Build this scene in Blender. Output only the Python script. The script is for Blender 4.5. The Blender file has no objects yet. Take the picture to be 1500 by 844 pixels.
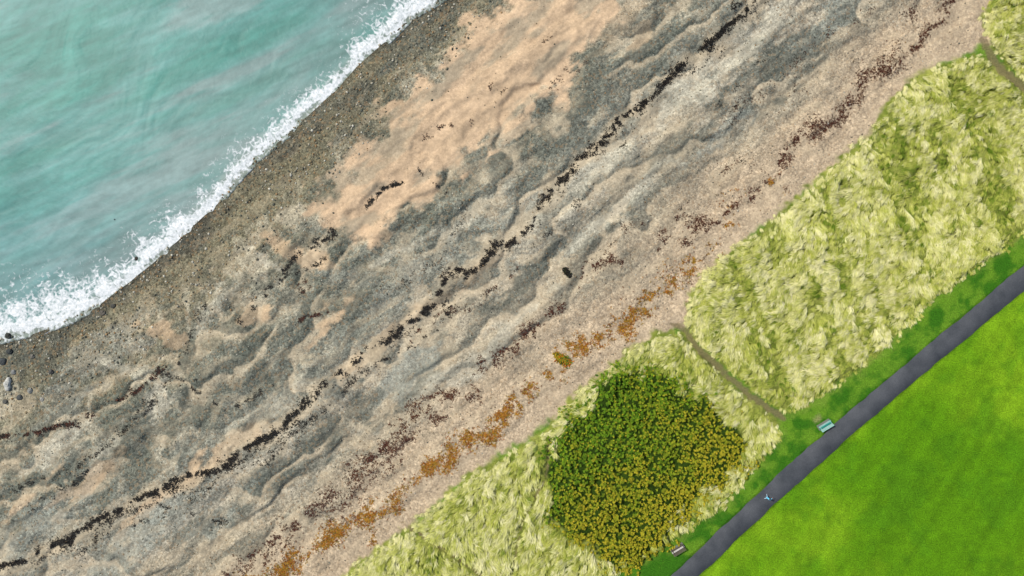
import bpy, math, numpy as np
from mathutils import Vector
rng=np.random.default_rng(7)
K=0.54
def lin(c):
    c=np.array(c,dtype=np.float64)/255.0
    return np.where(c<=0.04045,c/12.92,((c+0.055)/1.055)**2.4)
def C(r,g,b,k=None): return lin((r,g,b))*(K if k is None else k)
# ---------- map helpers : traced survey points -> world metres ----------
WL=-2.2
def zest(px,py):
    s=0.61*(px-320)+0.793*(py-290)
    t=np.clip(s/545.0,0,1)
    return WL*(1-t)
def W(px,py):
    px=np.asarray(px,float);py=np.asarray(py,float)
    z=zest(px,py);k=(100-z)/1000.0
    return (px-750)*k,(422-py)*k
def WP(pts):
    a=np.array(pts,float);x,y=W(a[:,0],a[:,1]);return np.stack([x,y],1)
# ---------- noise ----------
def hsh(ix,iy,seed):
    h=(ix.astype(np.int64)*374761393+iy.astype(np.int64)*668265263+seed*974711)&0xFFFFFFFF
    h=((h^(h>>13))*1274126177)&0xFFFFFFFF
    h=(h^(h>>16))&0xFFFFFF
    return h.astype(np.float64)/0xFFFFFF
def vn(x,y,seed=0):
    ix=np.floor(x);iy=np.floor(y);fx=x-ix;fy=y-iy
    fx=fx*fx*(3-2*fx);fy=fy*fy*(3-2*fy)
    ix=ix.astype(np.int64);iy=iy.astype(np.int64)
    a=hsh(ix,iy,seed);b=hsh(ix+1,iy,seed);c=hsh(ix,iy+1,seed);d=hsh(ix+1,iy+1,seed)
    return (a*(1-fx)+b*fx)*(1-fy)+(c*(1-fx)+d*fx)*fy
def fbm(x,y,o=4,seed=0):
    s=0;a=1;t=0
    for i in range(o):
        s=s+a*vn(x*2**i+17.3*i,y*2**i-9.1*i,seed+i*13);t+=a;a*=0.55
    return np.clip((s/t-0.5)*1.5+0.5,0,1)
def ss(a,b,x):
    t=np.clip((x-a)/(b-a),0,1);return t*t*(3-2*t)
def pdist(x,y,pts,signed=False):
    best=np.full(x.shape,1e18);sg=np.ones(x.shape)
    for i in range(len(pts)-1):
        ax,ay=pts[i];bx,by=pts[i+1];dx=bx-ax;dy=by-ay
        t=np.clip(((x-ax)*dx+(y-ay)*dy)/(dx*dx+dy*dy+1e-12),0,1)
        ex=x-ax-t*dx;ey=y-ay-t*dy;d=ex*ex+ey*ey
        m=d<best-1e-9;best=np.where(m,d,best)
        if signed: sg=np.where(m,np.sign(dx*(y-ay)-dy*(x-ax)),sg)
    d=np.sqrt(best)
    return d*sg if signed else d
def inpoly(x,y,pts):
    ins=np.zeros(x.shape,bool);n=len(pts)
    for i in range(n):
        ax,ay=pts[i];bx,by=pts[(i+1)%n]
        if ay==by: continue
        c=((ay>y)!=(by>y))&(x<(bx-ax)*(y-ay)/(by-ay)+ax)
        ins^=c
    return ins
def psdf(x,y,pts):
    p=np.vstack([pts,pts[:1]])
    d=pdist(x,y,p);return np.where(inpoly(x,y,pts),d,-d)
# ---------- traced outlines ----------
water_line=WP([(9000,-6450),(900,-190),(700,-45),(640,0),(600,22),(560,62),(520,98),(490,132),(450,166),(412,200),(372,232),(345,262),(322,290),(290,322),(252,356),(220,386),(190,410),(150,440),(105,465),(60,482),(20,490),(-30,505),(-200,610),(-8000,7000)])
grass_line=WP([(9600,-5900),(1700,-90),(1450,60),(1340,110),(1270,200),(1170,285),(1060,375),(1005,470),(920,515),(830,595),(680,700),(560,800),(440,895),(250,1050),(-7000,7300)])
marram_a=WP([(1447,80),(1400,85),(1340,110),(1300,150),(1270,200),(1220,240),(1170,285),(1110,340),(1060,375),(1030,400),(1008,440),(1003,480),(1040,515),(1090,558),(1150,605),(1195,585),(1250,545),(1285,518),(1350,450),(1420,395),(1500,340),(1700,190),(2400,-330),(2300,-420),(1760,200),(1560,175),(1500,128)])
marram_b=WP([(1003,484),(960,488),(920,512),(880,548),(830,588),(808,625),(750,660),(680,700),(620,755),(560,798),(500,844),(420,910),(250,1050),(-100,1350),(300,1330),(700,1010),(860,860),(910,830),(970,800),(1010,770),(1060,738),(1090,700),(1115,670),(1140,640),(1132,606),(1060,548)])
marram_c=WP([(1445,-60),(1450,0),(1438,35),(1445,60),(1462,80),(1500,122),(1560,170),(1760,190),(2400,-420),(2200,-560),(1600,-130)])
shrub=WP([(880,556),(905,540),(940,545),(985,548),(1015,572),(1040,585),(1062,612),(1090,640),(1094,675),(1074,690),(1060,715),(1022,728),(1008,756),(985,768),(975,795),(935,830),(885,828),(868,792),(835,786),(803,758),(806,720),(796,690),(822,655),(826,625),(850,600)])
trails=[(WP([(985,470),(1003,484),(1020,507),(1060,545),(1100,580),(1145,612)]),0.32),(WP([(1440,60),(1449,80),(1470,106),(1500,128),(1560,172),(1640,225)]),0.5),(WP([(585,765),(605,775),(640,797),(690,830),(740,870)]),0.08),(WP([(806,640),(800,700),(768,755),(752,830),(735,900)]),-0.05)]
path_c=WP([(6000,-3300),(2000,15),(1700,240),(1500,407),(1350,532),(1240,625),(1120,733),(1003,844),(880,960),(600,1240),(-4000,5500)])
sandpoly=WP([(700,25),(760,-15),(910,-15),(885,50),(850,105),(835,150),(790,150),(760,185),(735,218),(690,222),(668,262),(625,305),(598,300),(575,345),(530,355),(505,335),(470,318),(445,300),(490,258),(500,225),(560,205),(550,165),(600,135),(645,95),(690,60)])
ANG=math.atan2(0.61,0.793)   # shore direction (world)
ca,sa=math.cos(ANG),math.sin(ANG)
KB=0.69
def B(r,g,b): return C(r,g,b,KB)
COL=dict(sand=B(210,180,144),brown=B(186,164,134),light=B(198,190,168),grey=B(144,143,130),dark=B(94,97,88),olive=B(128,121,96),steel=B(150,152,140))
BL=[
(1150,85,110,42,4,'dark',.75),(1010,205,80,24,0,'dark',.7),(950,70,80,34,8,'dark',.7),(880,135,60,30,8,'dark',.7),(1230,20,70,26,0,'steel',.7),(820,200,50,20,0,'dark',.6),(1180,60,60,20,0,'dark',.6),
(900,30,60,24,10,'brown',.6),(930,55,30,12,10,'sand',.5),
(780,395,85,18,0,'dark',.85),(660,470,60,12,0,'dark',.6),(560,275,40,14,-20,'dark',.8),(560,310,24,16,-60,'dark',.6),(640,250,45,12,-70,'dark',.35),(780,165,35,12,-20,'dark',.7),(700,240,60,16,-10,'dark',.5),(640,330,70,18,0,'dark',.5),
(590,545,60,30,8,'steel',.8),(600,580,60,13,4,'dark',.7),(490,630,80,22,5,'dark',.75),(400,700,110,24,-3,'dark',.65),(330,745,80,16,0,'steel',.7),(380,725,60,10,0,'dark',.6),
(330,560,120,30,0,'dark',.6),(200,640,110,30,10,'dark',.6),(150,520,90,36,0,'grey',.6),(230,590,34,26,40,'light',.9),(270,600,26,10,70,'dark',.6),
(250,490,38,14,-60,'sand',.75),(480,470,40,15,0,'sand',.85),(440,440,40,10,-60,'dark',.6),(370,460,26,14,0,'sand',.85),(310,450,46,15,10,'light',.8),(340,430,40,10,0,'dark',.5),
(500,400,60,14,-50,'grey',.5),(420,360,44,13,-70,'sand',.75),(460,380,38,11,-60,'sand',.75),(540,330,34,11,-60,'sand',.8),(395,380,40,10,-65,'light',.8),(520,430,40,10,-50,'dark',.5),(570,420,40,12,-40,'dark',.4),(190,540,50,14,-60,'light',.6),(120,580,40,16,0,'dark',.5),
(330,665,80,12,-2,'sand',.7),(240,725,90,9,4,'sand',.7),(560,500,100,10,3,'sand',.8),(700,400,70,10,5,'sand',.7),(650,430,40,12,0,'brown',.7),(150,660,50,10,10,'light',.7),(120,720,60,9,5,'sand',.6),(430,560,60,9,0,'light',.6),(380,610,60,8,-10,'light',.6),(600,360,60,9,-10,'light',.6),(700,310,60,9,0,'light',.6),
(850,270,120,26,3,'light',.85),(1000,140,110,20,5,'light',.85),(1100,60,100,16,5,'light',.8),(750,330,80,22,0,'grey',.5),(620,400,90,26,0,'grey',.6),(880,330,80,16,0,'grey',.6),
(80,660,70,16,10,'light',.8),(60,760,90,30,5,'steel',.7),(200,800,140,26,0,'steel',.7),(130,700,60,14,0,'sand',.5),(90,590,60,24,0,'grey',.6),(180,740,60,10,0,'dark',.5),(60,700,60,14,0,'dark',.5),(290,770,80,12,0,'dark',.5),(40,730,60,8,8,'sand',.6),
(1060,200,60,14,5,'steel',.7),(920,300,90,16,0,'light',.7),(700,520,120,18,0,'light',.7),(830,60,30,12,0,'sand',.5),(600,70,60,26,0,'dark',.5),(520,140,50,20,0,'dark',.4),(470,210,70,26,0,'olive',.6),(400,290,90,34,0,'olive',.6),(300,380,90,30,0,'olive',.5),
(20,530,60,20,0,'dark',.6),
]
lineA=WP([(1120,-15),(1085,20),(1060,50),(1035,72),(1000,100),(965,130),(940,160),(900,185),(855,232),(820,262),(800,292),(760,345),(720,372),(690,398),(660,402),(625,452),(570,495),(510,540),(455,582),(400,630),(330,680),(260,708),(160,755),(90,792),(0,832),(-80,860)])
def saw(dw,ua,vp,x,y,t):
    ph=dw/6.5+2.0*(fbm(ua*0.05,vp*0.10,3,151)-0.5)+0.8*(fbm(ua*0.2,vp*0.2,4,152)-0.5)+0.25*np.abs(np.sin(ua*0.24+3*fbm(ua*0.05,vp*0.05,2,153)))
    fr=ph-np.floor(ph)
    a=ss(0.14,0.26,t)*ss(0.88,0.78,t)*ss(0.25,0.5,fbm(ua*0.07,vp*0.2,4,154))
    return fr,a
def terr_z(x,y,full=False):
    wx=x+(fbm(x*0.25,y*0.25,4,5)-0.5)*2.4; wy=y+(fbm(x*0.25+40,y*0.25,4,6)-0.5)*2.4
    dw=pdist(x,y,water_line,True)*SGN
    dg=pdist(x,y,grass_line,True)*SGN
    t=np.clip(dw/(np.abs(dw)+np.abs(dg)+1e-6),0,1); t=np.where(dg>0,1,t)
    z=WL*(1-t)
    z=np.where(dw<0,WL+np.maximum(dw*0.06,-6),z)
    b=ss(0,2,dw)*ss(0,3,-dg)
    ua=(x*ca+y*sa);vp=(-x*sa+y*ca)
    wv=fbm(ua*0.09,vp*0.28,4,11)
    fr,fa=saw(dw,ua,vp,x,y,t)
    prof=np.where(fr<0.68,ss(0,0.68,fr),ss(1.0,0.68,fr))
    z=z+b*((wv-0.5)*0.8+(fbm(x*0.35,y*0.35,3,12)-0.5)*0.34+fa*0.34*prof)
    ms=np.maximum(np.maximum(psdf(x,y,marram_a),psdf(x,y,marram_b)),psdf(x,y,marram_c))
    sh=psdf(x,y,shrub)
    tr=np.full(x.shape,9.0)
    for p,w in trails: tr=np.minimum(tr,pdist(x,y,p)-w)
    mm=ss(-0.3,1.4,ms)*ss(-0.2,0.7,tr)
    z=z+mm*(0.18+0.9*(fbm(ua*0.28,vp*0.5,3,21)-0.35))
    z=z+ss(-0.2,1.5,sh)*(0.3+0.8*(fbm(x*0.4,y*0.4,3,22)-0.5))
    if full: return z,dw,dg,t,ms,sh,tr,ua,vp,wx,wy,wv,fr,fa
    return z
SGN=1.0
tst=pdist(np.array([20.0]),np.array([0.0]),water_line,True)[0]
SGN=1.0 if tst>0 else -1.0
def axis(lo,hi,st,far):
    a=np.arange(lo,hi+st*0.5,st)
    o=[];s=st;v=hi
    while v<far: s*=1.35;v+=s;o.append(v)
    n=[];s=st;v=lo
    while v>-far: s*=1.35;v-=s;n.append(v)
    return np.array(n[::-1]+list(a)+o)
def gridmesh(name,xs,ys,zf):
    X,Y=np.meshgrid(xs,ys);x=X.ravel();y=Y.ravel()
    nx=len(xs);ny=len(ys)
    out=zf(x,y)
    i=(np.arange(ny-1)[:,None]*nx+np.arange(nx-1)[None,:]).ravel()
    f=np.stack([i,i+1,i+nx+1,i+nx],1).astype(np.int32)
    return x,y,f,out
def mkmesh(name,co,faces_loops,starts,attrs,mat,smooth=True):
    me=bpy.data.meshes.new(name)
    me.vertices.add(len(co));me.vertices.foreach_set('co',np.ascontiguousarray(co,dtype=np.float32).ravel())
    me.loops.add(len(faces_loops));me.loops.foreach_set('vertex_index',faces_loops.astype(np.int32))
    me.polygons.add(len(starts));me.polygons.foreach_set('loop_start',starts.astype(np.int32))
    me.update(calc_edges=True)
    if smooth: me.polygons.foreach_set('use_smooth',np.ones(len(starts),bool))
    for an,av in attrs.items():
        if av.ndim==1:
            a=me.attributes.new(an,'FLOAT','POINT');a.data.foreach_set('value',av.astype(np.float32))
        else:
            a=me.attributes.new(an,'FLOAT_COLOR','POINT')
            v=np.ones((len(co),4),np.float32);v[:,:3]=av;a.data.foreach_set('color',v.ravel())
    me.materials.append(mat)
    ob=bpy.data.objects.new(name,me);bpy.context.scene.collection.objects.link(ob)
    return ob
# ---------- material helpers ----------
class NT:
    def __init__(s,name,rough=0.9,spec=0.2):
        s.m=bpy.data.materials.new(name);s.m.use_nodes=True;s.t=s.m.node_tree;s.b=s.t.nodes['Principled BSDF']
        s.b.inputs['Roughness'].default_value=rough;s.b.inputs['Specular IOR Level'].default_value=spec
    def n(s,ty,**k):
        nd=s.t.nodes.new(ty)
        for a,v in k.items(): setattr(nd,a,v)
        return nd
    def l(s,a,b): s.t.links.new(a,b)
    def attr(s,nm): return s.n('ShaderNodeAttribute',attribute_name=nm)
    def math(s,op,a,b=None,c=None):
        nd=s.n('ShaderNodeMath',operation=op)
        for i,v in enumerate((a,b,c)):
            if v is None: continue
            if isinstance(v,(int,float)): nd.inputs[i].default_value=v
            else: s.l(v,nd.inputs[i])
        return nd.outputs[0]
    def mr(s,v,a,b,c,d):
        nd=s.n('ShaderNodeMapRange');s.l(v,nd.inputs[0])
        for i,q in enumerate((a,b,c,d)): nd.inputs[i+1].default_value=q
        return nd.outputs[0]
    def noise(s,sc,det=3,co=None,dist=0):
        nd=s.n('ShaderNodeTexNoise');nd.inputs['Scale'].default_value=sc;nd.inputs['Detail'].default_value=det;nd.inputs['Distortion'].default_value=dist
        if co is None: co=s.co()
        s.l(co,nd.inputs['Vector']);return nd.outputs[0]
    def co(s):
        if not hasattr(s,'_c'): s._c=s.n('ShaderNodeTexCoord').outputs['Object']
        return s._c
    def vor(s,sc,feat='F1'):
        nd=s.n('ShaderNodeTexVoronoi',feature=feat);nd.inputs['Scale'].default_value=sc;s.l(s.co(),nd.inputs['Vector']);return nd
    def vmul(s,col,f):
        nd=s.n('ShaderNodeVectorMath',operation='SCALE');s.l(col,nd.inputs[0])
        if isinstance(f,(int,float)): nd.inputs['Scale'].default_value=f
        else: s.l(f,nd.inputs['Scale'])
        return nd.outputs[0]
    def mix(s,f,a,b,blend='MIX'):
        nd=s.n('ShaderNodeMix',data_type='RGBA',blend_type=blend)
        for i,v in ((0,f),(6,a),(7,b)):
            if isinstance(v,(int,float)): nd.inputs[i].default_value=v
            elif isinstance(v,tuple): nd.inputs[i].default_value=(*v,1)
            else: s.l(v,nd.inputs[i])
        return nd.outputs[2]
    def bump(s,h,st,dist):
        nd=s.n('ShaderNodeBump');nd.inputs['Strength'].default_value=st;nd.inputs['Distance'].default_value=dist
        s.l(h,nd.inputs['Height']);s.l(nd.outputs[0],s.b.inputs['Normal'])
# ---------- ground ----------
g=NT('ground_surface',0.95,0.1)
col=g.attr('Col').outputs['Color'];mk=g.attr('mask')
sep=g.n('ShaderNodeSeparateColor');g.l(mk.outputs['Color'],sep.inputs[0]);R,G_,B_=sep.outputs[0],sep.outputs[1],sep.outputs[2]
v1=g.vor(3.2);v2=g.vor(7.5)
s1=g.n('ShaderNodeSeparateColor');g.l(v1.outputs['Color'],s1.inputs[0])
s2=g.n('ShaderNodeSeparateColor');g.l(v2.outputs['Color'],s2.inputs[0])
a1=g.mr(s1.outputs[0],0,1,0.66,1.34);a2=g.mr(s2.outputs[0],0,1,0.6,1.4)
pr=g.math('MULTIPLY',a1,a2)
f1=g.math('MULTIPLY_ADD',g.math('SUBTRACT',pr,1.0),R,1.0)
gr=g.mr(g.noise(6,5),0.3,0.7,0.62,1.38)
f2=g.math('MULTIPLY_ADD',g.math('SUBTRACT',gr,1.0),G_,1.0)
fs=g.mr(g.noise(2.6,6),0.3,0.7,0.88,1.12)
ff=g.math('MULTIPLY',g.math('MULTIPLY',f1,f2),fs)
c2=g.vmul(col,ff)
warm=g.math('MULTIPLY',g.math('GREATER_THAN',s1.outputs[1],0.84),g.math('MULTIPLY',R,0.26))
c3=g.mix(warm,c2,tuple(B(178,142,100)))
g.l(c3,g.b.inputs['Base Color'])
hh=g.math('ADD',g.math('MULTIPLY',v1.outputs['Distance'],g.math('MULTIPLY',R,-0.9)),g.math('MULTIPLY',g.noise(9,3),G_))
g.bump(hh,0.6,0.12)
xs=axis(-80,80,0.16,1500);ys=axis(-47,47,0.16,1500)
x,y,f,o=gridmesh('ground',xs,ys,lambda a,b:terr_z(a,b,True))
z,dw,dg,t,ms,sh,tr,ua,vp,wx,wy,wv,fr,fa=o
N=len(x)
def band(c): return np.tile(c,(N,1))
def mixc(a,b,m): return a*(1-m[:,None])+b*m[:,None]
q=t+(fbm(ua*0.12,vp*0.3,4,31)-0.5)*0.14
keys=[0,0.06,0.17,0.28,0.42,0.55,0.63,0.75,0.84,1.0]
kc=[B(98,94,80),B(122,116,94),B(134,128,106),B(134,132,116),B(132,132,118),B(146,143,129),B(166,158,140),B(171,159,136),B(182,164,138),B(187,168,140)]
kc=np.array(kc)
c=np.stack([np.interp(q,keys,kc[:,i]) for i in range(3)],1)
stone=np.interp(q,[0,0.2,0.5,0.7,0.85,1],[1,0.95,0.9,0.8,0.7,0.55])
n1=fbm(ua*0.13+ (fbm(x*0.1,y*0.1,2,41)-0.5)*3,vp*0.6+(fbm(x*0.12,y*0.12,2,42)-0.5)*4,5,43)
m=ss(0.52,0.68,n1)*(1-ss(0.12,0.0,t));c=mixc(c,band(B(192,175,146)),m*0.5);stone=stone*(1-0.4*m)
m=ss(0.48,0.30,n1);c=mixc(c,band(B(98,101,92)),m*0.5*ss(0.95,0.7,t))
n2=fbm((x*0.85+y*0.2)*0.4+(fbm(x*0.3,y*0.3,2,52)-.5)*2,(y-x*0.1)*0.13,5,51)
m=ss(0.52,0.72,n2)*ss(0.6,0.4,t)*ss(0.06,0.16,t);c=mixc(c,band(B(188,178,154)),m*0.6)
m=ss(0.48,0.28,n2)*ss(0.6,0.4,t)*ss(0.06,0.16,t);c=mixc(c,band(B(94,97,84)),m*0.5)
for (bx,by,L,Wd,ro,key,st) in BL:
    X0,Y0=W(bx,by);a=ANG+math.radians(ro);cc,s_=math.cos(a),math.sin(a)
    X0=float(X0);Y0=float(Y0)
    u=((wx-X0)*cc+(wy-Y0)*s_)/(L/10);v=(-(wx-X0)*s_+(wy-Y0)*cc)/(Wd/10)
    r=np.sqrt(u*u+v*v)
    sel=r<2.2
    m=np.zeros(N);m[sel]=ss(1.15,0.6,r[sel]+(fbm(ua[sel]*0.35,vp[sel]*0.8,5,77)-0.5)*1.5)
    c=mixc(c,band(COL[key]),m*st*0.92)
    if key in('sand',): stone=stone*(1-m*st*0.75)
    if key in('light','brown'): stone=stone*(1-m*st*0.25)
# swash berm sequence : pale sand at the toe, grey shingle crest
m=fa*ss(0.40,0.82,fr)*ss(1.0,0.93,fr);c=mixc(c,band(B(92,97,88)),0.45*m)
m=fa*np.maximum(ss(0.30,0.05,fr),ss(0.94,1.0,fr));c=mixc(c,band(B(206,188,158)),m*0.55);stone=stone*(1-0.4*m)
# big sand flat
sd=psdf(x+(fbm(x*0.3,y*0.3,5,61)-0.5)*6,y+(fbm(x*0.3+9,y*0.3,5,62)-0.5)*6,sandpoly)
m=ss(-1.0,1.2,sd+(fbm(ua*0.4,vp*0.8,5,63)-0.5)*3.8)
sc=mixc(band(B(198,170,138)),band(B(224,192,156)),fbm(ua*0.12,vp*0.35,4,64))
sc=mixc(sc,band(B(160,151,130)),ss(0.54,0.76,fbm(ua*0.16,vp*0.42,5,65))*0.6)
c=mixc(c,sc,m*0.92);stone=stone*(1-0.75*m)
dA=pdist(wx,wy,lineA);m=ss(1.7,0.3,dA+(fbm(ua*0.3,vp,3,66)-0.5)*1.6)
c=mixc(c,band(B(198,180,150)),m*0.6*ss(0.3,0.5,fbm(ua*0.1,vp*0.1,2,67)+0.1));stone=stone*(1-0.5*m)
m=ss(0.80,0.93,t+(fbm(ua*0.2,vp*0.4,3,70)-0.5)*0.12)*(dg<0.5);c=mixc(c,band(B(196,172,142)),m*0.45)
c=c*(0.84+0.32*fbm(x*0.7,y*0.7,5,71))[:,None]
m=ss(1.8,0.0,dw+(fbm(x*0.6,y*0.6,3,72)-0.5)*1.5);c=mixc(c,c*0.68,m)
# inland turf
lawn1=mixc(band(C(102,156,16)),band(C(140,184,30)),ss(0.25,0.75,fbm(x*0.07,y*0.07,5,81)))
lawn1=mixc(lawn1,band(C(84,140,20)),ss(0.42,0.75,fbm(x*0.30,y*0.30,5,82))*0.5)
mow=0.5+0.5*np.sin((x*0.85-y*0.52)*1.5+1.5*fbm(x*0.05,y*0.05,2,83));lawn1=lawn1*(0.96+0.08*mow)[:,None]
tk=fbm((x*0.5+y*0.86)*0.04,(x*0.86-y*0.5)*0.9,3,80);lawn1=lawn1*(0.88+0.24*tk)[:,None]
lawn1=lawn1*(0.84+0.32*fbm(x*1.1,y*1.1,4,79))[:,None]
strip=mixc(band(C(66,124,24)),band(C(114,160,40)),ss(0.35,0.75,fbm(x*0.5,y*0.5,4,84)))
strip=mixc(strip,band(C(150,176,70)),ss(1.6,0.2,-ms+(fbm(x,y,3,78)-.5)*1.5)*0.4)
pd=pdist(x,y,path_c,True)*SGN
lm=ss(-1.2,1.2,pd)
turf=mixc(strip,lawn1,lm)
X0,Y0=W(1197,614);mm_=ss(0.9,0.2,np.hypot(x-X0,(y-Y0))+(fbm(x*2,y*2,2,85)-0.5)*0.6);turf=mixc(turf,band(C(170,165,110)),mm_*0.7)
e_=ss(1.75,1.45,np.abs(pd)+(fbm(x*1.5,y*1.5,2,90)-.5)*0.3);turf=mixc(turf,turf*0.6,e_)
mi=ss(-0.2,0.9,dg+(fbm(x*0.8,y*0.8,3,86)-0.5)*1.4)
c=mixc(c,turf,mi);stone=stone*(1-mi)
lawnm=mi.copy()
mm=ss(-0.5,0.5,ms+(fbm(x*1.2,y*1.2,2,87)-0.5)*1.2)
c=mixc(c,mixc(band(C(106,126,38)),band(C(184,186,92)),fbm(x*1.0,y*1.0,3,88)),mm);stone=stone*(1-mm)
mm=ss(-0.3,0.3,sh+(fbm(x*0.8,y*0.8,3,76)-.5));c=mixc(c,band(C(54,76,18)),mm)
mt=ss(0.35,-0.1,tr+(fbm(x*1.5,y*1.5,2,89)-0.5)*0.5)*(dg>-1)*(ms>-1.2)
c=mixc(c,band(C(142,126,92)),mt*0.8)
mask=np.stack([stone*ss(-1,0,dw),lawnm,mi],1)
nn=len(f)
ground=mkmesh('ground',np.stack([x,y,z],1),f.ravel(),np.arange(nn)*4,{'Col':c,'mask':mask},g.m)
# ---------- sea ----------
s=NT('sea_water',0.42,0.10)
colw=s.attr('Col').outputs['Color'];fo=s.attr('foam').outputs['Fac']
nz=s.math('MULTIPLY_ADD',s.noise(1.0,9,dist=1.3),2.8,-0.9)
vz=s.vor(1.3,'DISTANCE_TO_EDGE');ve=s.mr(vz.outputs['Distance'],0,0.22,0.24,-0.14)
pat=s.math('ADD',nz,ve)
fm=s.mr(s.math('ADD',pat,s.math('SUBTRACT',fo,1.0)),0.0,0.65,0,1)
fm=s.math('MULTIPLY',fm,s.mr(fo,0.03,0.22,0,1))
wn=s.mr(s.noise(1.2,5),0.3,0.7,0.94,1.06)
cw=s.vmul(colw,wn)
fc=s.mix(s.mr(s.noise(3,4),0.35,0.65,0,1),tuple(C(214,220,220,0.66)),tuple(C(255,255,255,0.68)))
s.l(s.mix(fm,cw,fc),s.b.inputs['Base Color']);s.l(s.mr(fm,0,1,0.42,0.85),s.b.inputs['Roughness'])
s.bump(s.math('ADD',s.noise(0.9,6,dist=0.6),s.math('MULTIPLY',fm,0.8)),0.35,0.09)
xs=axis(-82,2,0.2,1500);ys=axis(-22,47,0.2,1500)
def seaf(a,b): return pdist(a,b,water_line,True)*SGN
x,y,f,dw=gridmesh('sea',xs,ys,seaf)
ua=(x*ca+y*sa);vp=(-x*sa+y*ca);d=-dw
yw=[float(W(0,p)[1]) for p in (0,60,130,200,260,320,360,400,440,480)]
ww=[3.6,2.5,2.1,2.5,2.5,2.6,3.6,4.6,6.0,5.2]
o_=np.argsort(yw);wd=np.interp(y,np.array(yw)[o_],np.array(ww)[o_])*(0.5+1.0*fbm(ua*0.3,vp*0.05,4,91))
de=d+(fbm(ua*0.5,vp*0.5,3,92)-0.5)*1.4
foam=0.84*ss(1.15,0.10,de/wd)*ss(-0.5,0.4,de)+0.34*ss(2.8,0.6,de/wd)
lowl=ss(8,-10,y)
foam=foam+0.32*lowl*ss(12,3,d)*ss(0.35,0.7,fbm(x*0.2,y*0.3,3,93))
foam=foam+0.12*ss(6,0,d)
foam=foam*(0.7+0.6*fbm(ua*0.6,vp*0.6,3,94))
foam=np.clip(foam,0,1.3)
base=np.tile(C(110,168,160),(len(x),1))
def mixn(a,b,m): return a*(1-m[:,None])+np.asarray(b)[None,:]*m[:,None]
an=math.radians(24);sx=x*math.cos(an)+y*math.sin(an);sy=-x*math.sin(an)+y*math.cos(an)
st=fbm(sx*0.045,sy*0.28,6,95)
base=mixn(base,C(82,156,142),ss(0.45,0.8,st)*0.85)
base=mixn(base,C(152,176,172),ss(0.5,0.25,st)*0.75)
base=mixn(base,C(128,170,176),ss(26,-14,y)*0.6)
base=mixn(base,C(152,168,164),ss(18,1,d)*0.75*(0.4+0.6*fbm(ua*0.15,vp*0.3,3,96)))
base=mixn(base,C(152,154,138),ss(2.2,0.0,d)*0.7)
fine=fbm(sx*0.3,sy*1.3,5,100);base=base*(0.80+0.40*fine)[:,None]
an=math.radians(48);s2x=x*math.cos(an)+y*math.sin(an);s2y=-x*math.sin(an)+y*math.cos(an)
sw=fbm(s2x*0.05,s2y*0.30+(fbm(x*.08,y*.08,2,97)-.5)*3,4,98)
base=base*(0.88+0.24*sw)[:,None]*1.06
z=WL+0.09*(sw-0.5)*ss(0.5,8,d)+0.10*ss(2.2,1.0,d)*ss(0,0.8,d)*fbm(x,y,3,99)+0.01
z=np.where(d<-1.0,WL-0.6,z)
keep=(d>-1.5)
fk=f[keep[f].all(1)]
idx=np.cumsum(keep)-1
fk=idx[fk]
sea=mkmesh('sea',np.stack([x,y,z],1)[keep],fk.ravel(),np.arange(len(fk))*4,{'Col':base[keep],'foam':foam[keep]},s.m)
# ---------- asphalt path ----------
p=NT('asphalt',0.9,0.15)
n=p.noise(0.35,4);nf=p.noise(14,3)
cA=p.mix(p.mr(n,0.35,0.65,0,1),tuple(C(74,77,82,.62)),tuple(C(94,96,100,.62)))
p.l(p.vmul(cA,p.mr(nf,0.3,0.7,0.75,1.25)),p.b.inputs['Base Color']);p.bump(nf,0.3,0.02)
pc=path_c
def resample(pts,step):
    out=[]
    for i in range(len(pts)-1):
        L=math.hypot(*(pts[i+1]-pts[i]));n=max(1,int(L/(step if L<80 else 8)))
        for k in range(n): out.append(pts[i]+(pts[i+1]-pts[i])*k/n)
    out.append(pts[-1]);return np.array(out)
rp=resample(pc,0.4)
for _ in range(30):
    rp[1:-1]=(rp[:-2]+2*rp[1:-1]+rp[2:])/4
tg=np.gradient(rp,axis=0);tg/=np.linalg.norm(tg,axis=1)[:,None];nr=np.stack([-tg[:,1],tg[:,0]],1)
L=np.arange(len(rp))*0.4
hw1=1.42+(fbm(L*0.5,L*0,3,101)-0.5)*0.25;hw2=1.42+(fbm(L*0.5,L*0+7,3,102)-0.5)*0.25
rows=[]
for off,zz in ((-1.02,-0.02),(-1,0.028),(0,0.045),(1,0.028),(1.02,-0.02)):
    w_=(hw1 if off<0 else hw2)*off
    rows.append(np.column_stack([rp+nr*w_[:,None],np.full(len(rp),zz)]))
co=np.stack(rows,1).reshape(-1,3);M=5
i=(np.arange(len(rp)-1)[:,None]*M+np.arange(M-1)[None,:]).ravel()
f=np.stack([i,i+M,i+M+1,i+1],1)
pa,pb,pcx=co[f[1,0]],co[f[1,1]],co[f[1,2]]
if np.cross(pb-pa,pcx-pb)[2]<0: f=f[:,::-1]
mkmesh('asphalt_path',co,np.ascontiguousarray(f).ravel(),np.arange(len(f))*4,{},p.m)
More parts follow.
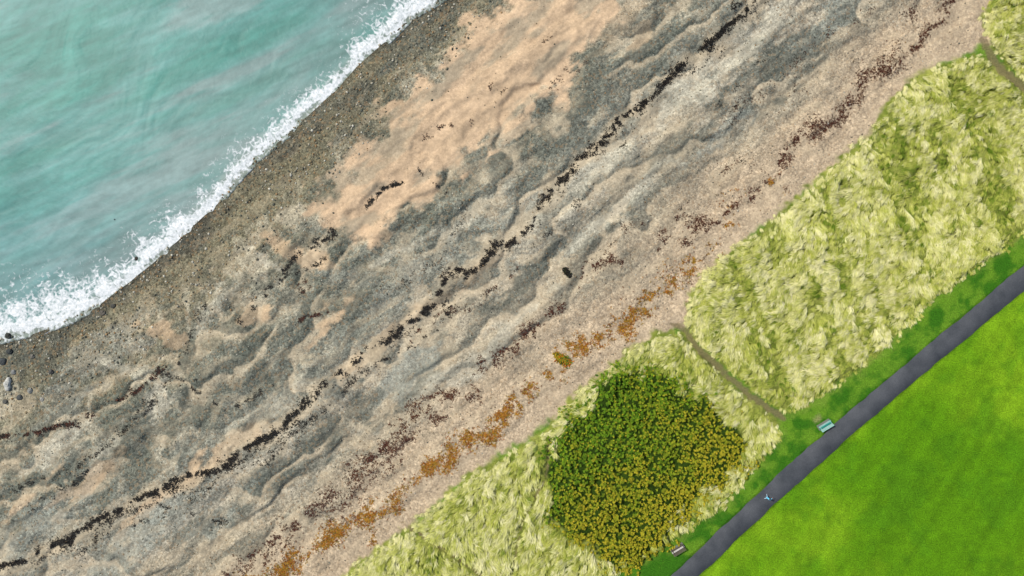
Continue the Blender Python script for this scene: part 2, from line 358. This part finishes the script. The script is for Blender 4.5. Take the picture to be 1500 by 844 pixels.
# ---------- blade / leaf builder ----------
def leafmat(name,rough=0.7,trans=0.0):
    m=NT(name,rough,0.15);cc=m.attr('Col').outputs['Color']
    q=m.vmul(cc,m.mr(m.noise(2.5,2),0.3,0.7,0.9,1.1));m.l(q,m.b.inputs['Base Color'])
    if trans>0:
        tb=m.n('ShaderNodeBsdfTranslucent');m.l(q,tb.inputs[0]);mx=m.n('ShaderNodeMixShader');mx.inputs[0].default_value=trans
        out=m.t.nodes['Material Output'];m.l(m.b.outputs[0],mx.inputs[1]);m.l(tb.outputs[0],mx.inputs[2]);m.l(mx.outputs[0],out.inputs[0])
    return m.m
def blades(name,x,y,z,L,w0,w1,az,h1,h2,cb,ct,mat,bend=None,parent=None):
    n=len(x);dx=np.cos(az);dy=np.sin(az);px_=-dy;py_=dx
    az2=az+(bend if bend is not None else 0);ex=np.cos(az2);ey=np.sin(az2)
    co=np.empty((n,5,3));mx=x+dx*L*0.5;my=y+dy*L*0.5
    co[:,0]=np.stack([x-px_*w0,y-py_*w0,z],1);co[:,1]=np.stack([x+px_*w0,y+py_*w0,z],1)
    co[:,2]=np.stack([mx+px_*w1,my+py_*w1,z+h1],1);co[:,3]=np.stack([mx-px_*w1,my-py_*w1,z+h1],1)
    co[:,4]=np.stack([mx+ex*L*0.5,my+ey*L*0.5,z+h2],1)
    b=np.arange(n)*5
    lp=np.stack([b,b+1,b+2,b+3,b+3,b+2,b+4],1).ravel()
    stt=np.stack([np.arange(n)*7,np.arange(n)*7+4],1).ravel()
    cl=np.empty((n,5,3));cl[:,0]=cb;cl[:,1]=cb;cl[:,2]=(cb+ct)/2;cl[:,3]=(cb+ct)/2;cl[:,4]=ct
    return mkmesh(name,co.reshape(-1,3),lp,stt,{'Col':cl.reshape(-1,3)},mat,smooth=False)
def scatter_in(poly,dens,margin=1.5,clip=(-82,86,-52,52)):
    lo=poly.min(0)-margin;hi=poly.max(0)+margin
    lo=np.maximum(lo,[clip[0],clip[2]]);hi=np.minimum(hi,[clip[1],clip[3]])
    n=int((hi[0]-lo[0])*(hi[1]-lo[1])*dens)
    return rng.uniform(lo[0],hi[0],n),rng.uniform(lo[1],hi[1],n)
def U(a,b,n): return rng.uniform(a,b,n)
mg=leafmat('marram_blades',0.7,0.28)
KM=0.97
bn=[W(992,803),W(1207,622)]
for pi_,poly in enumerate((marram_a,marram_b,marram_c)):
    tx,ty=scatter_in(poly,6.0)
    sdv=psdf(tx,ty,poly);shv=psdf(tx,ty,shrub)
    trv=np.full(tx.shape,9.0)
    for pth,w in trails: trv=np.minimum(trv,pdist(tx,ty,pth)-w)
    sea_side=pdist(tx,ty,grass_line)<3
    pr=ss(-0.7,0.5,sdv-0.35*sea_side+(fbm(tx*0.8,ty*0.8,2,111)-0.5)*1.2)*ss(0.2,0.5,trv)*ss(0.8,-0.6,shv+(fbm(tx*0.45,ty*0.45,3,112)-.5)*3.4)
    for b0 in bn: pr=pr*(np.hypot(tx-b0[0],ty-b0[1])>2.4)
    # combed furrows running down-slope inland
    fa_=fbm((tx*0.36-ty*0.93)*0.045,(tx*0.93+ty*0.36)*0.46,3,118)
    fur=(ss(0.50,0.34,fa_) if pi_==0 else ss(0.45,0.3,fa_)*0.5)
    k=rng.random(len(tx))<pr*(1-0.45*fur)
    tx=tx[k];ty=ty[k];sdv=sdv[k];fur=fur[k];trk=trv[k];nT=len(tx);per=24
    taz=math.radians(-115)+(fbm(tx*0.10,ty*0.10,3,113)-0.5)*1.8+(fbm(tx*0.5,ty*0.5,2,114)-0.5)*1.5+rng.normal(0,0.24,nT)
    tone=np.clip(0.32+fbm(tx*0.6,ty*0.6,3,115)*0.46+fbm(tx*0.06,ty*0.06,2,116)*0.22-0.32*fur+rng.normal(0,0.18,nT),0,1)
    edge=ss(1.8,0,sdv)*((pdist(tx,ty,grass_line)<4))
    i=np.repeat(np.arange(nT),per);n=len(i)
    bx=tx[i]+rng.normal(0,0.11,n);by=ty[i]+rng.normal(0,0.11,n)
    bz=terr_z(tx,ty)[i]-0.03
    az=taz[i]+rng.normal(0,0.20,n);sc_=(U(0.6,1.2,nT)*(1-0.35*fur)*(0.5+0.5*ss(0.1,1.5,trk))*(0.5+0.5*ss(0,1.8,sdv)))[i]
    LL=U(0.8,1.55,n)*sc_
    hT=U(0.14,0.44,nT)[i]
    h1=LL*hT*U(0.7,1.3,n);h2=h1*U(0.5,1.3,n)
    tn=np.clip(tone[i]+rng.normal(0,0.10,n),0,1)[:,None]
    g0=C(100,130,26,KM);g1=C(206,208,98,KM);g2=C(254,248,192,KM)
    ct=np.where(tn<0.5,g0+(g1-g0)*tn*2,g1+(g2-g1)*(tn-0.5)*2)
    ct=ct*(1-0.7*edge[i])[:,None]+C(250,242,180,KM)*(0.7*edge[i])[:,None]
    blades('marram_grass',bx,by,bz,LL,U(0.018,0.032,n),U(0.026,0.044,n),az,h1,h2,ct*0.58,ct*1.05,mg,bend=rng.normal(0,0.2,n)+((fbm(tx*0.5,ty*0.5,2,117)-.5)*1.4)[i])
# ---------- shrub / flowering patch ----------
sx_,sy_=scatter_in(shrub,9.0,1.5)
sv=psdf(sx_,sy_,shrub);k=rng.random(len(sx_))<ss(-1.3,0.8,sv+(fbm(sx_*0.45,sy_*0.45,4,121)-.5)*3.8);sx_=sx_[k];sy_=sy_[k];nT=len(sx_)
hgt=rng.uniform(0.05,0.6,nT);sz=terr_z(sx_,sy_)
och=np.clip(ss(-1.4,1.6,((sx_-19.0)*0.085+(-24-sy_)*0.10)+(fbm(sx_*0.22,sy_*0.22,4,122)-0.5)*2.0)+rng.normal(0,.2,nT),0,1)
per=12;i=np.repeat(np.arange(nT),per);n=len(i)
az=U(0,2*math.pi,n);LL=U(0.12,0.28,n)
tn=np.clip(rng.random(nT)[i]*0.7+rng.random(n)*0.4,0,1)[:,None];o1=och[i][:,None]
gc=C(48,92,12,.85)*(1-tn)+C(130,168,32,.85)*tn
oc=C(112,122,18,.85)*(1-tn)+C(200,186,48,.85)*tn
ct=gc*(1-o1)+oc*o1
blades('flowering_shrub',sx_[i]+rng.normal(0,.05,n),sy_[i]+rng.normal(0,.05,n),sz[i]+hgt[i],LL,np.full(n,0.02),U(0.04,0.07,n),az,U(0.0,0.08,n),U(-0.08,0.06,n),ct*0.75,ct,leafmat('shrub_leaves',.7,.2))
fl=rng.random(nT)<(0.10+0.45*och);fx=sx_[fl];fy=sy_[fl];per=6;i=np.repeat(np.arange(len(fx)),per);n=len(i)
fcc=C(222,190,50,.85)[None,:]*U(0.5,1.15,n)[:,None]
blades('flower_heads',fx[i],fy[i],(sz[fl]+hgt[fl])[i]+0.12,U(0.06,0.12,n),np.full(n,0.015),U(0.02,0.04,n),U(0,2*math.pi,n),U(0.0,0.05,n),U(-.02,0.05,n),fcc,fcc,leafmat('flower_petals'))
# ---------- seaweed & strand plants ----------
def along(line,n):
    seg=np.linalg.norm(np.diff(line,axis=0),axis=1);cs=np.concatenate([[0],np.cumsum(seg)])
    q=rng.uniform(0,cs[-1],n);return np.interp(q,cs,line[:,0]),np.interp(q,cs,line[:,1]),q
def strand(name,line,n,spread,cols,size,seed,thr=0.5,mat=None,spots=(),lift=1.0,gk=0.45):
    X,Y,q=along(line,n)
    gate=fbm(q*0.35,q*0+seed,3,seed);dn=fbm(q*0.06,q*0+3,2,seed+5)
    wob=(fbm(q*0.22,q*0+9,4,seed+1)-0.5)*4.2*spread
    off=rng.normal(0,1,n)*spread*(0.15+0.9*gate)+wob
    X=X-off*sa+rng.normal(0,.1,n);Y=Y+off*ca+rng.normal(0,.1,n)
    pp=fbm(X*1.25,Y*1.25,4,seed+2)
    k=(pp+gk*(gate-0.5)+0.35*(dn-.5))>thr
    X=X[k];Y=Y[k]
    for (a,b,r,m) in spots:
        m=int(m*1.6)
        x0,y0=W(a,b)
        nc=3+int(r/4);cx=rng.normal(0,r/14,nc);cy=rng.normal(0,r/24,nc);w_=rng.integers(0,nc,m)
        u=cx[w_]+rng.normal(0,r/40+0.06,m);v=cy[w_]+rng.normal(0,r/55+0.05,m)
        X=np.append(X,x0+u*ca-v*sa);Y=np.append(Y,y0+u*sa+v*ca)
    per=6;i=np.repeat(np.arange(len(X)),per);n=len(i)
    zb=terr_z(X,Y)[i]+0.01
    cc=np.array(cols)[rng.integers(0,len(cols),len(X))][i]*U(0.6,1.3,n)[:,None]
    LL=U(0.5,1.4,n)*size
    return blades(name,X[i]+rng.normal(0,size*.5,n),Y[i]+rng.normal(0,size*.5,n),zb,LL,LL*0.12,LL*U(.15,.3,n),U(0,6.28,n),LL*U(0.1,.5,n)*lift,LL*U(-.0,.4,n)*lift,cc*0.8,cc,mat)
sm=leafmat('seaweed_fronds',0.5);om=leafmat('strand_leaves')
dk=[C(32,28,22),C(46,35,26),C(24,24,20)];rb=[C(100,54,36),C(72,44,32),C(116,66,44)]
orr=[C(216,144,38),C(194,112,34),C(176,146,50),C(224,166,56),C(134,82,40)]
strand('seaweed',lineA,8500,0.32,dk,0.15,201,0.53,sm,gk=.6,spots=[(722,362,11,90),(712,375,8,40),(855,230,12,90),(1060,48,9,40),(662,402,10,40),(685,403,6,25),(800,290,9,40),(1035,72,8,35),(820,265,8,30),(625,452,9,40),(655,450,11,35),(940,155,9,30),(880,210,8,30),(985,108,9,30),(500,548,8,30),(330,678,9,30),(262,706,10,35),(450,588,8,30),(383,640,6,20),(100,795,9,40),(568,496,8,30),(525,527,8,30),(475,562,8,25),(160,757,8,25),(1075,12,7,25),(965,130,7,25)])
strand('seaweed',lineA+np.array([0.5,-0.9]),3400,0.9,dk,0.11,207,0.60,sm)
lineB=WP([(1440,-20),(1400,12),(1345,55),(1298,95),(1240,155),(1182,195),(1130,250),(1070,300),(1020,335),(950,370),(890,388),(850,412),(790,475),(720,525),(670,575),(620,620),(560,655),(500,705),(430,775),(330,840)])
strand('seaweed',lineB,8500,0.62,rb,0.12,221,0.60,sm,gk=.6,spots=[(1295,96,22,170),(1182,192,22,200),(1150,235,13,60),(1030,330,20,120),(1010,350,12,50),(890,382,10,60),(1235,158,12,50),(775,480,13,60),(765,490,9,40),(1060,250,10,30),(995,320,9,25),(1105,280,9,25),(700,530,9,25),(560,655,10,35),(600,640,8,25),(650,585,9,25),(690,580,8,20),(970,345,9,25),(1340,15,15,40),(1380,10,12,30),(1265,120,12,30),(520,690,9,25),(735,515,9,20)])
def L_(pts,n,sp,cols,sz,seed,thr,spots=()): strand('seaweed',WP(pts),n,sp,cols,sz,seed,thr,sm,spots=spots)
L_([(0,640),(60,634),(130,612),(190,580),(215,560),(240,540)],1400,0.25,dk+rb,0.14,231,0.50,[(188,578,7,25),(130,612,6,20),(235,540,5,15)])
L_([(490,338),(465,352),(440,372),(415,405),(385,430),(358,465)],1000,0.35,dk,0.13,241,0.50,[(487,337,5,15),(462,352,6,20),(355,465,7,20)])
L_([(590,265),(560,272),(548,285),(535,300)],450,0.2,dk,0.12,251,0.42)
L_([(480,455),(455,465),(430,480),(425,495)],450,0.2,dk+rb,0.12,261,0.47,[(442,428,6,30),(445,412,4,15)])
L_([(860,90),(800,130),(725,130),(700,165),(660,185),(620,205)],600,0.4,dk+rb,0.11,271,0.60,[(718,128,6,15),(660,185,5,10),(800,60,5,10),(690,180,5,8)])
L_([(0,770),(50,745),(120,700),(200,600),(270,565),(300,540)],1200,0.4,dk,0.11,281,0.57)
L_([(40,815),(110,780),(170,760),(230,735),(330,770)],700,0.4,dk,0.11,291,0.56,[(325,768,9,30)])
L_([(1390,140),(1200,60),(1085,120)],300,1.5,dk,0.1,301,0.62,[(1080,130,7,15),(1075,160,5,12),(1110,95,5,10),(1050,155,5,10)])
L_([(640,480),(560,530),(470,600),(420,630),(330,690)],1200,0.4,dk,0.11,302,0.56)
L_([(770,390),(700,440),(640,470),(600,500)],800,0.4,dk+rb,0.11,303,0.56)
L_([(460,610),(380,680),(260,740),(150,790),(0,850)],1300,0.5,dk,0.11,304,0.57)
L_([(480,380),(440,400),(400,410),(370,440)],400,0.3,dk,0.11,305,0.54)
L_([(1180,120),(1080,230),(1000,300),(900,360),(800,420)],1400,1.0,rb+dk,0.10,306,0.63)
L_([(250,560),(180,640),(100,690),(20,720)],700,0.35,dk,0.11,307,0.57)
L_([(400,560),(330,600),(270,560),(230,545)],500,0.35,dk,0.11,308,0.57)
L_([(940,200),(880,250),(820,330),(780,370)],700,0.5,dk,0.11,309,0.59)
L_([(1300,0),(1200,60),(1100,150),(1050,190)],600,0.6,dk+rb,0.10,310,0.62)
L_([(300,440),(280,490),(260,540),(210,600)],500,0.35,dk,0.10,312,0.58)
L_([(620,260),(680,300),(640,380),(560,430)],500,0.6,dk,0.10,313,0.61)
strand('kelp_clump',WP([(828,396),(834,404)]),80,0.25,dk+[C(60,66,30)],0.24,311,0.2,sm,lift=1.6)
lineC=WP([(1025,380),(1010,392),(915,482),(870,505),(822,525),(765,580),(735,605),(700,632),(650,672),(600,705),(560,740),(500,780),(440,825),(360,860)])
strand('strand_plants',lineC,7500,0.95,orr,0.14,321,0.59,om,gk=.7,spots=[(915,482,14,90),(885,495,14,90),(858,508,12,80),(745,600,15,100),(725,612,12,70),(690,635,17,120),(655,675,19,140),(625,690,16,110),(580,735,20,150),(540,760,17,120),(500,775,20,170),(430,828,20,160),(1012,390,13,60),(480,790,18,110),(400,840,18,110),(1130,270,8,25),(1068,328,7,20),(945,430,7,20),(550,790,10,30)],lift=1.3)
strand('strand_plants',WP([(1150,235),(1130,275),(1080,320),(1000,385),(940,430),(880,480)]),1800,1.6,orr+rb,0.12,331,0.64,om)
strand('strand_plants',WP([(700,570),(640,600),(560,680),(450,760),(350,830)]),3000,1.3,rb+[C(130,78,44)],0.12,341,0.60,om)
strand('beach_shrub',WP([(812,520),(830,524)]),160,0.5,[C(200,160,30),C(130,150,40),C(224,130,30),C(100,120,30)],0.28,351,0.1,om,lift=2.0)
# ---------- stones ----------
ico=np.array([(0,0,1)]+[(0.894*math.cos(a),0.894*math.sin(a),0.447) for a in np.arange(5)*2*math.pi/5]+[(0.894*math.cos(a),0.894*math.sin(a),-0.447) for a in (np.arange(5)+.5)*2*math.pi/5]+[(0,0,-1)])
icf=[]
for k in range(5):
    a,b=1+k,1+(k+1)%5;c_,d_=6+k,6+(k+1)%5
    icf+=[(0,a,b),(a,c_,b),(b,c_,d_),(11,d_,c_)]
icf=np.array(icf)
def stones(name,x,y,r,cols,mat,squash=0.5,zoff=0.1):
    n=len(x);z=terr_z(x,y);a=U(0,6.28,n);e=U(0.6,1.0,n)
    v=np.tile(ico[None],(n,1,1))*(1+rng.normal(0,.12,(n,12,1)))
    v=v*np.stack([r,r*e,r*squash],1)[:,None,:]
    X=v[:,:,0]*np.cos(a)[:,None]-v[:,:,1]*np.sin(a)[:,None];Y=v[:,:,0]*np.sin(a)[:,None]+v[:,:,1]*np.cos(a)[:,None]
    co=np.stack([X+x[:,None],Y+y[:,None],v[:,:,2]+z[:,None]+(r*zoff)[:,None]],2).reshape(-1,3)
    f=(icf[None]+np.arange(n)[:,None,None]*12).reshape(-1)
    return mkmesh(name,co,f,np.arange(n*20)*3,{'Col':np.repeat(cols,12,0)},mat,smooth=False)
stm=leafmat('stone',0.9)
pal=np.array([B(124,119,100),B(106,103,88),B(146,140,120),B(172,164,144),B(158,128,92),B(86,89,80),B(134,118,90),B(198,192,174)])
def stone_field(n,fn,rmin,rmax,name,pw=2.5):
    x=rng.uniform(-80,80,n);y=rng.uniform(-47,47,n)
    dw=pdist(x,y,water_line,True)*SGN;dg=pdist(x,y,grass_line,True)*SGN
    pr=fn(dw,dg,x,y)
    sdd=psdf(x,y,sandpoly);pr=pr*(1-0.9*ss(-.5,1,sdd))
    k=(rng.random(n)<pr)&(dw>0.0)&(dg<-0.5);x=x[k];y=y[k]
    r=rmin+(rmax-rmin)*rng.random(len(x))**pw
    cl=pal[rng.integers(0,len(pal),len(x))]*U(.8,1.2,len(x))[:,None]
    stones(name,x,y,r,cl,stm)
stone_field(120000,lambda dw,dg,x,y:ss(16,0,dw)*(0.2+0.8*fbm(x*.3,y*.3,2,401)),0.06,0.25,'beach_cobbles',2.6)
stone_field(40000,lambda dw,dg,x,y:0.6*(dw>6)*(0.3+fbm(x*.2,y*.2,3,402)),0.05,0.14,'beach_pebbles')
def boulder(px,py,r,col,name='boulder',sq=0.6,el=1.0,ang=0):
    import bmesh
    bm=bmesh.new();bmesh.ops.create_icosphere(bm,subdivisions=3,radius=1)
    x0,y0=W(px,py);x0=float(x0);y0=float(y0);z0=float(terr_z(np.array([x0]),np.array([y0]))[0]);z0=max(z0,WL-0.1)
    P=np.array([v.co[:] for v in bm.verts]);nn=fbm(P[:,0]*1.3+px,P[:,1]*1.3+P[:,2]*1.7,3,int(px)%91)
    for v,k in zip(bm.verts,nn):
        s_=0.75+0.5*k;v.co=Vector((v.co.x*r*el*s_,v.co.y*r*s_,v.co.z*r*sq*s_))
    me=bpy.data.meshes.new(name);bm.to_mesh(me);bm.free()
    m=NT('boulder_rock',0.85,0.3);m.l(m.mix(m.mr(m.noise(4,5),.35,.65,0,1),tuple(col*0.7),tuple(col*1.15)),m.b.inputs['Base Color']);m.bump(m.noise(8,4),.6,.05)
    me.materials.append(m.m);ob=bpy.data.objects.new(name,me);bpy.context.scene.collection.objects.link(ob)
    ob.location=(x0,y0,z0+r*sq*0.35);ob.rotation_euler=(0,0,ang)
boulder(15,562,0.5,C(225,222,212),sq=.7,el=1.9,ang=1.45)
for (a,b,r,cc) in [(45,572,.4,C(170,168,158)),(30,582,.4,C(90,92,90)),(62,585,.35,C(180,176,166)),(8,588,.35,C(110,108,100)),(5,530,.6,C(80,84,84)),(14,515,.45,C(70,74,72)),(200,379,.3,C(66,60,50)),(168,322,.2,C(60,80,80)),(12,492,.45,C(70,70,64)),(150,458,.4,C(120,112,100)),(165,448,.35,C(90,88,80)),(22,545,.35,C(150,150,146)),(75,545,.35,C(96,94,90)),(48,522,.35,C(140,134,122))]:
    boulder(a,b,r,cc)
# ---------- benches ----------
import bmesh
def boxm(name,sx,sy,sz,loc,rot,mat,parent,bev=0.008):
    bm=bmesh.new();bmesh.ops.create_cube(bm,size=1)
    for v in bm.verts: v.co=Vector((v.co.x*sx,v.co.y*sy,v.co.z*sz))
    bmesh.ops.bevel(bm,geom=bm.edges[:],offset=bev,segments=2,affect='EDGES')
    me=bpy.data.meshes.new(name);bm.to_mesh(me);bm.free();me.materials.append(mat)
    ob=bpy.data.objects.new(name,me);bpy.context.scene.collection.objects.link(ob);ob.parent=parent;ob.location=loc;ob.rotation_euler=rot
def paint(name,c,c2):
    m=NT(name,0.6,0.3);m.l(m.mix(m.mr(m.noise(6,4),.35,.65,0,1),tuple(c),tuple(c2)),m.b.inputs['Base Color']);return m.m
conc=paint('bench_concrete',C(150,150,138),C(124,124,112))
def bench(px,py,ang,mats):
    e=bpy.data.objects.new('park_bench',None);bpy.context.scene.collection.objects.link(e)
    x0,y0=W(px,py);e.location=(float(x0),float(y0),0.0);e.rotation_euler=(0,0,ang)
    boxm('plinth',2.1,0.85,0.08,(0,0,0.03),(0,0,0),conc,e)
    for k in range(4): boxm('seat_slat',2.0,0.10,0.035,(0,0.24-0.125*k,0.46),(0,0,0),mats[k//2],e)
    for k in range(3): boxm('backrest_slat',2.0,0.035,0.13,(0,-0.28-0.10*k,0.58+0.13*k),(0.6,0,0),mats[0],e)
    for sx in(-0.85,0.85):
        boxm('front_leg',0.07,0.07,0.38,(sx,0.22,0.255),(0,0,0),mats[2],e)
        boxm('rear_leg',0.07,0.07,0.95,(sx,-0.33,0.50),(0.5,0,0),mats[2],e)
        boxm('seat_bearer',0.06,0.5,0.05,(sx,0.0,0.415),(0,0,0),mats[2],e)
        boxm('armrest',0.07,0.55,0.04,(sx,0.02,0.68),(0,0,0),mats[0],e)
        boxm('armrest_post',0.05,0.05,0.20,(sx,0.24,0.56),(0,0,0),mats[2],e)
teal=paint('teal_paint',C(20,160,140),C(40,180,160));pale=paint('pale_paint',C(180,222,210,.6),C(160,204,194,.6))
tim=paint('weathered_timber',C(120,108,92),C(92,84,72));tl=paint('pale_timber',C(232,226,214,.7),C(206,198,186,.7));dark=paint('dark_metal',C(50,54,54),C(40,42,44))
bench(1207,622,math.radians(31),[pale,teal,teal]);bench(992,803,math.radians(31),[tim,tl,dark])
# ---------- walker ----------
def person(px,py,heading):
    root=bpy.data.objects.new('person',None);bpy.context.scene.collection.objects.link(root)
    x0,y0=W(px,py);root.location=(float(x0),float(y0),0.045);root.rotation_euler=(0,0,heading)
    # +x forward, y left
    J={'pel':(0,0,.95,.15,.12),'wst':(0.01,0,1.12,.14,.11),'chs':(0.03,0,1.32,.17,.12),'nk0':(0.035,0,1.46,.07,.07),'nk1':(0.05,0,1.54,.055,.055),'hd':(0.07,0,1.64,.085,.095),
     'hL':(0,.10,.90,.095,.095),'kL':(.20,.10,.50,.06,.06),'aL':(.26,.10,.09,.042,.042),'tL':(.42,.11,.05,.04,.03),
     'hR':(0,-.10,.90,.095,.095),'kR':(-.02,-.10,.49,.06,.06),'aR':(-.34,-.10,.13,.042,.042),'tR':(-.22,-.11,.04,.04,.03),
     'sL':(.03,.19,1.40,.065,.065),'eL':(-.10,.27,1.14,.05,.05),'wL':(-.02,.31,.90,.035,.035),'pL':(.01,.31,.85,.035,.022),
     'sR':(.03,-.19,1.40,.065,.065),'eR':(.20,-.30,1.18,.05,.05),'wR':(.42,-.34,1.12,.035,.035),'pR':(.48,-.34,1.11,.035,.022)}
    E=[('pel','wst'),('wst','chs'),('chs','nk0'),('nk0','nk1'),('nk1','hd'),('pel','hL'),('hL','kL'),('kL','aL'),('aL','tL'),('pel','hR'),('hR','kR'),('kR','aR'),('aR','tR'),('chs','sL'),('sL','eL'),('eL','wL'),('wL','pL'),('chs','sR'),('sR','eR'),('eR','wR'),('wR','pR')]
    names=list(J);me=bpy.data.meshes.new('body');me.from_pydata([J[k][:3] for k in names],[(names.index(a),names.index(b)) for a,b in E],[])
    ob=bpy.data.objects.new('body',me);bpy.context.scene.collection.objects.link(ob)
    ob.modifiers.new('Skin','SKIN');sub=ob.modifiers.new('S','SUBSURF');sub.levels=2
    for i,k in enumerate(names):
        sv=me.skin_vertices[0].data[i];sv.radius=J[k][3:5];sv.use_root=(k=='pel')
    dg=bpy.context.evaluated_depsgraph_get();dg.update();m2=bpy.data.meshes.new_from_object(ob.evaluated_get(dg))
    bpy.data.objects.remove(ob)
    sk=paint('skin',C(205,150,120),C(190,136,108));jk=paint('blue_jacket',C(90,205,250,.85),C(130,225,255,.85));tr_=paint('trousers',C(200,225,240,.8),C(170,200,220,.8));shm=paint('shoes',C(230,230,230),C(200,200,200));hr=paint('hair',C(60,42,28),C(40,28,20))
    for mm in (jk,tr_,sk,shm): m2.materials.append(mm)
    for pl in m2.polygons:
        c=pl.center;h=0
        if c.z>1.49: h=2
        elif c.z<0.10: h=3
        elif c.z<0.93 and abs(c.y)<0.24: h=1
        if (c.y>0.25 and c.z<0.90) or (c.x>0.43 and c.z>0.8): h=2
        pl.material_index=h;pl.use_smooth=True
    b=bpy.data.objects.new('body',m2);bpy.context.scene.collection.objects.link(b);b.parent=root
    def blob(nm,loc,sc,mat,fn=None):
        bm=bmesh.new();bmesh.ops.create_uvsphere(bm,u_segments=20,v_segments=14,radius=1)
        for v in bm.verts:
            q=v.co.copy()
            if fn:q=fn(q)
            v.co=Vector((q.x*sc[0],q.y*sc[1],q.z*sc[2]))
        mm=bpy.data.meshes.new(nm);bm.to_mesh(mm);bm.free();mm.materials.append(mat)
        for pl in mm.polygons: pl.use_smooth=True
        o=bpy.data.objects.new(nm,mm);bpy.context.scene.collection.objects.link(o);o.parent=root;o.location=loc
    blob('head',(.075,0,1.655),(.098,.076,.12),sk,lambda q:Vector((q.x,q.y*(1-0.2*max(0,-q.z)),q.z)))
    blob('hair',(.058,0,1.683),(.102,.086,.108),hr,lambda q:Vector((q.x*(0.75 if q.x>0 and q.z<0.2 else 1),q.y,q.z)))
    blob('nose',(.178,0,1.645),(.016,.013,.022),sk)
    for sy in(-1,1):
        blob('eye',(.163,.03*sy,1.665),(.010,.012,.008),shm);blob('ear',(.07,.08*sy,1.65),(.02,.01,.03),sk)
    blob('mouth',(.163,0,1.605),(.008,.024,.006),paint('lips',C(160,80,76),C(150,70,70)))
    def hand(w,dirv,side,up):
        d=Vector(dirv).normalized();s_=Vector(side).normalized();w=Vector(w);u=Vector(up).normalized()
        vs=[];es=[];rs=[]
        for k,(o,l) in enumerate(((-.030,.065),(-.010,.078),(.010,.074),(.030,.058))):
            b0=len(vs);p0=w+d*.02+s_*o*.8;p1=w+d*.06+s_*o;p2=p1+d*l*.55+u*.01;p3=p1+d*l*.85+u*.035
            vs+=[p0,p1,p2,p3];rs+=[.010,.0095,.0085,.007];es+=[(b0,b0+1),(b0+1,b0+2),(b0+2,b0+3)]
        b0=len(vs);vs+=[w+d*.01-s_*.02,w+d*.03-s_*.05+u*.01,w+d*.06-s_*.06+u*.02];rs+=[.012,.011,.009];es+=[(b0,b0+1),(b0+1,b0+2)]
        me=bpy.data.meshes.new('fingers');me.from_pydata([v[:] for v in vs],es,[])
        o=bpy.data.objects.new('hand_fingers',me);bpy.context.scene.collection.objects.link(o)
        o.modifiers.new('Skin','SKIN');o.modifiers.new('S','SUBSURF').levels=1
        for i,r in enumerate(rs): me.skin_vertices[0].data[i].radius=(r,r)
        for i in (0,4,8,12,16): me.skin_vertices[0].data[i].use_root=True
        me.materials.append(sk);o.parent=root
    hand((.01,.31,.86),(.15,0,-1),(1,0,.15),(0,-1,0));hand((.47,-.34,1.11),(1,0,-.05),(0,-1,0),(0,0,-1))
person(1121,727,math.radians(42))
# ---------- light, sky, camera ----------
w=bpy.data.worlds.new('World');bpy.context.scene.world=w;w.use_nodes=True
nt=w.node_tree;sky=nt.nodes.new('ShaderNodeTexSky');sky.sky_type='NISHITA';sky.sun_disc=False
sdir=Vector((-0.68,0.40,0.98)).normalized()
sky.sun_elevation=math.asin(sdir.z);sky.sun_rotation=math.atan2(sdir.x,sdir.y)
nt.links.new(sky.outputs[0],nt.nodes['Background'].inputs[0]);nt.nodes['Background'].inputs[1].default_value=0.14
sl=bpy.data.lights.new('sun','SUN');sl.energy=5.0;sl.angle=math.radians(4);sl.color=(1,0.96,0.86)
so=bpy.data.objects.new('sun',sl);bpy.context.scene.collection.objects.link(so);so.rotation_euler=sdir.to_track_quat('Z','Y').to_euler()
cam=bpy.data.cameras.new('camera');cam.lens=24;cam.sensor_width=36;cam.clip_end=5000
cob=bpy.data.objects.new('camera',cam);bpy.context.scene.collection.objects.link(cob);cob.location=(0,0,100)
bpy.context.scene.camera=cob
bpy.context.scene.view_settings.view_transform='Standard'
bpy.context.scene.view_settings.look='None'
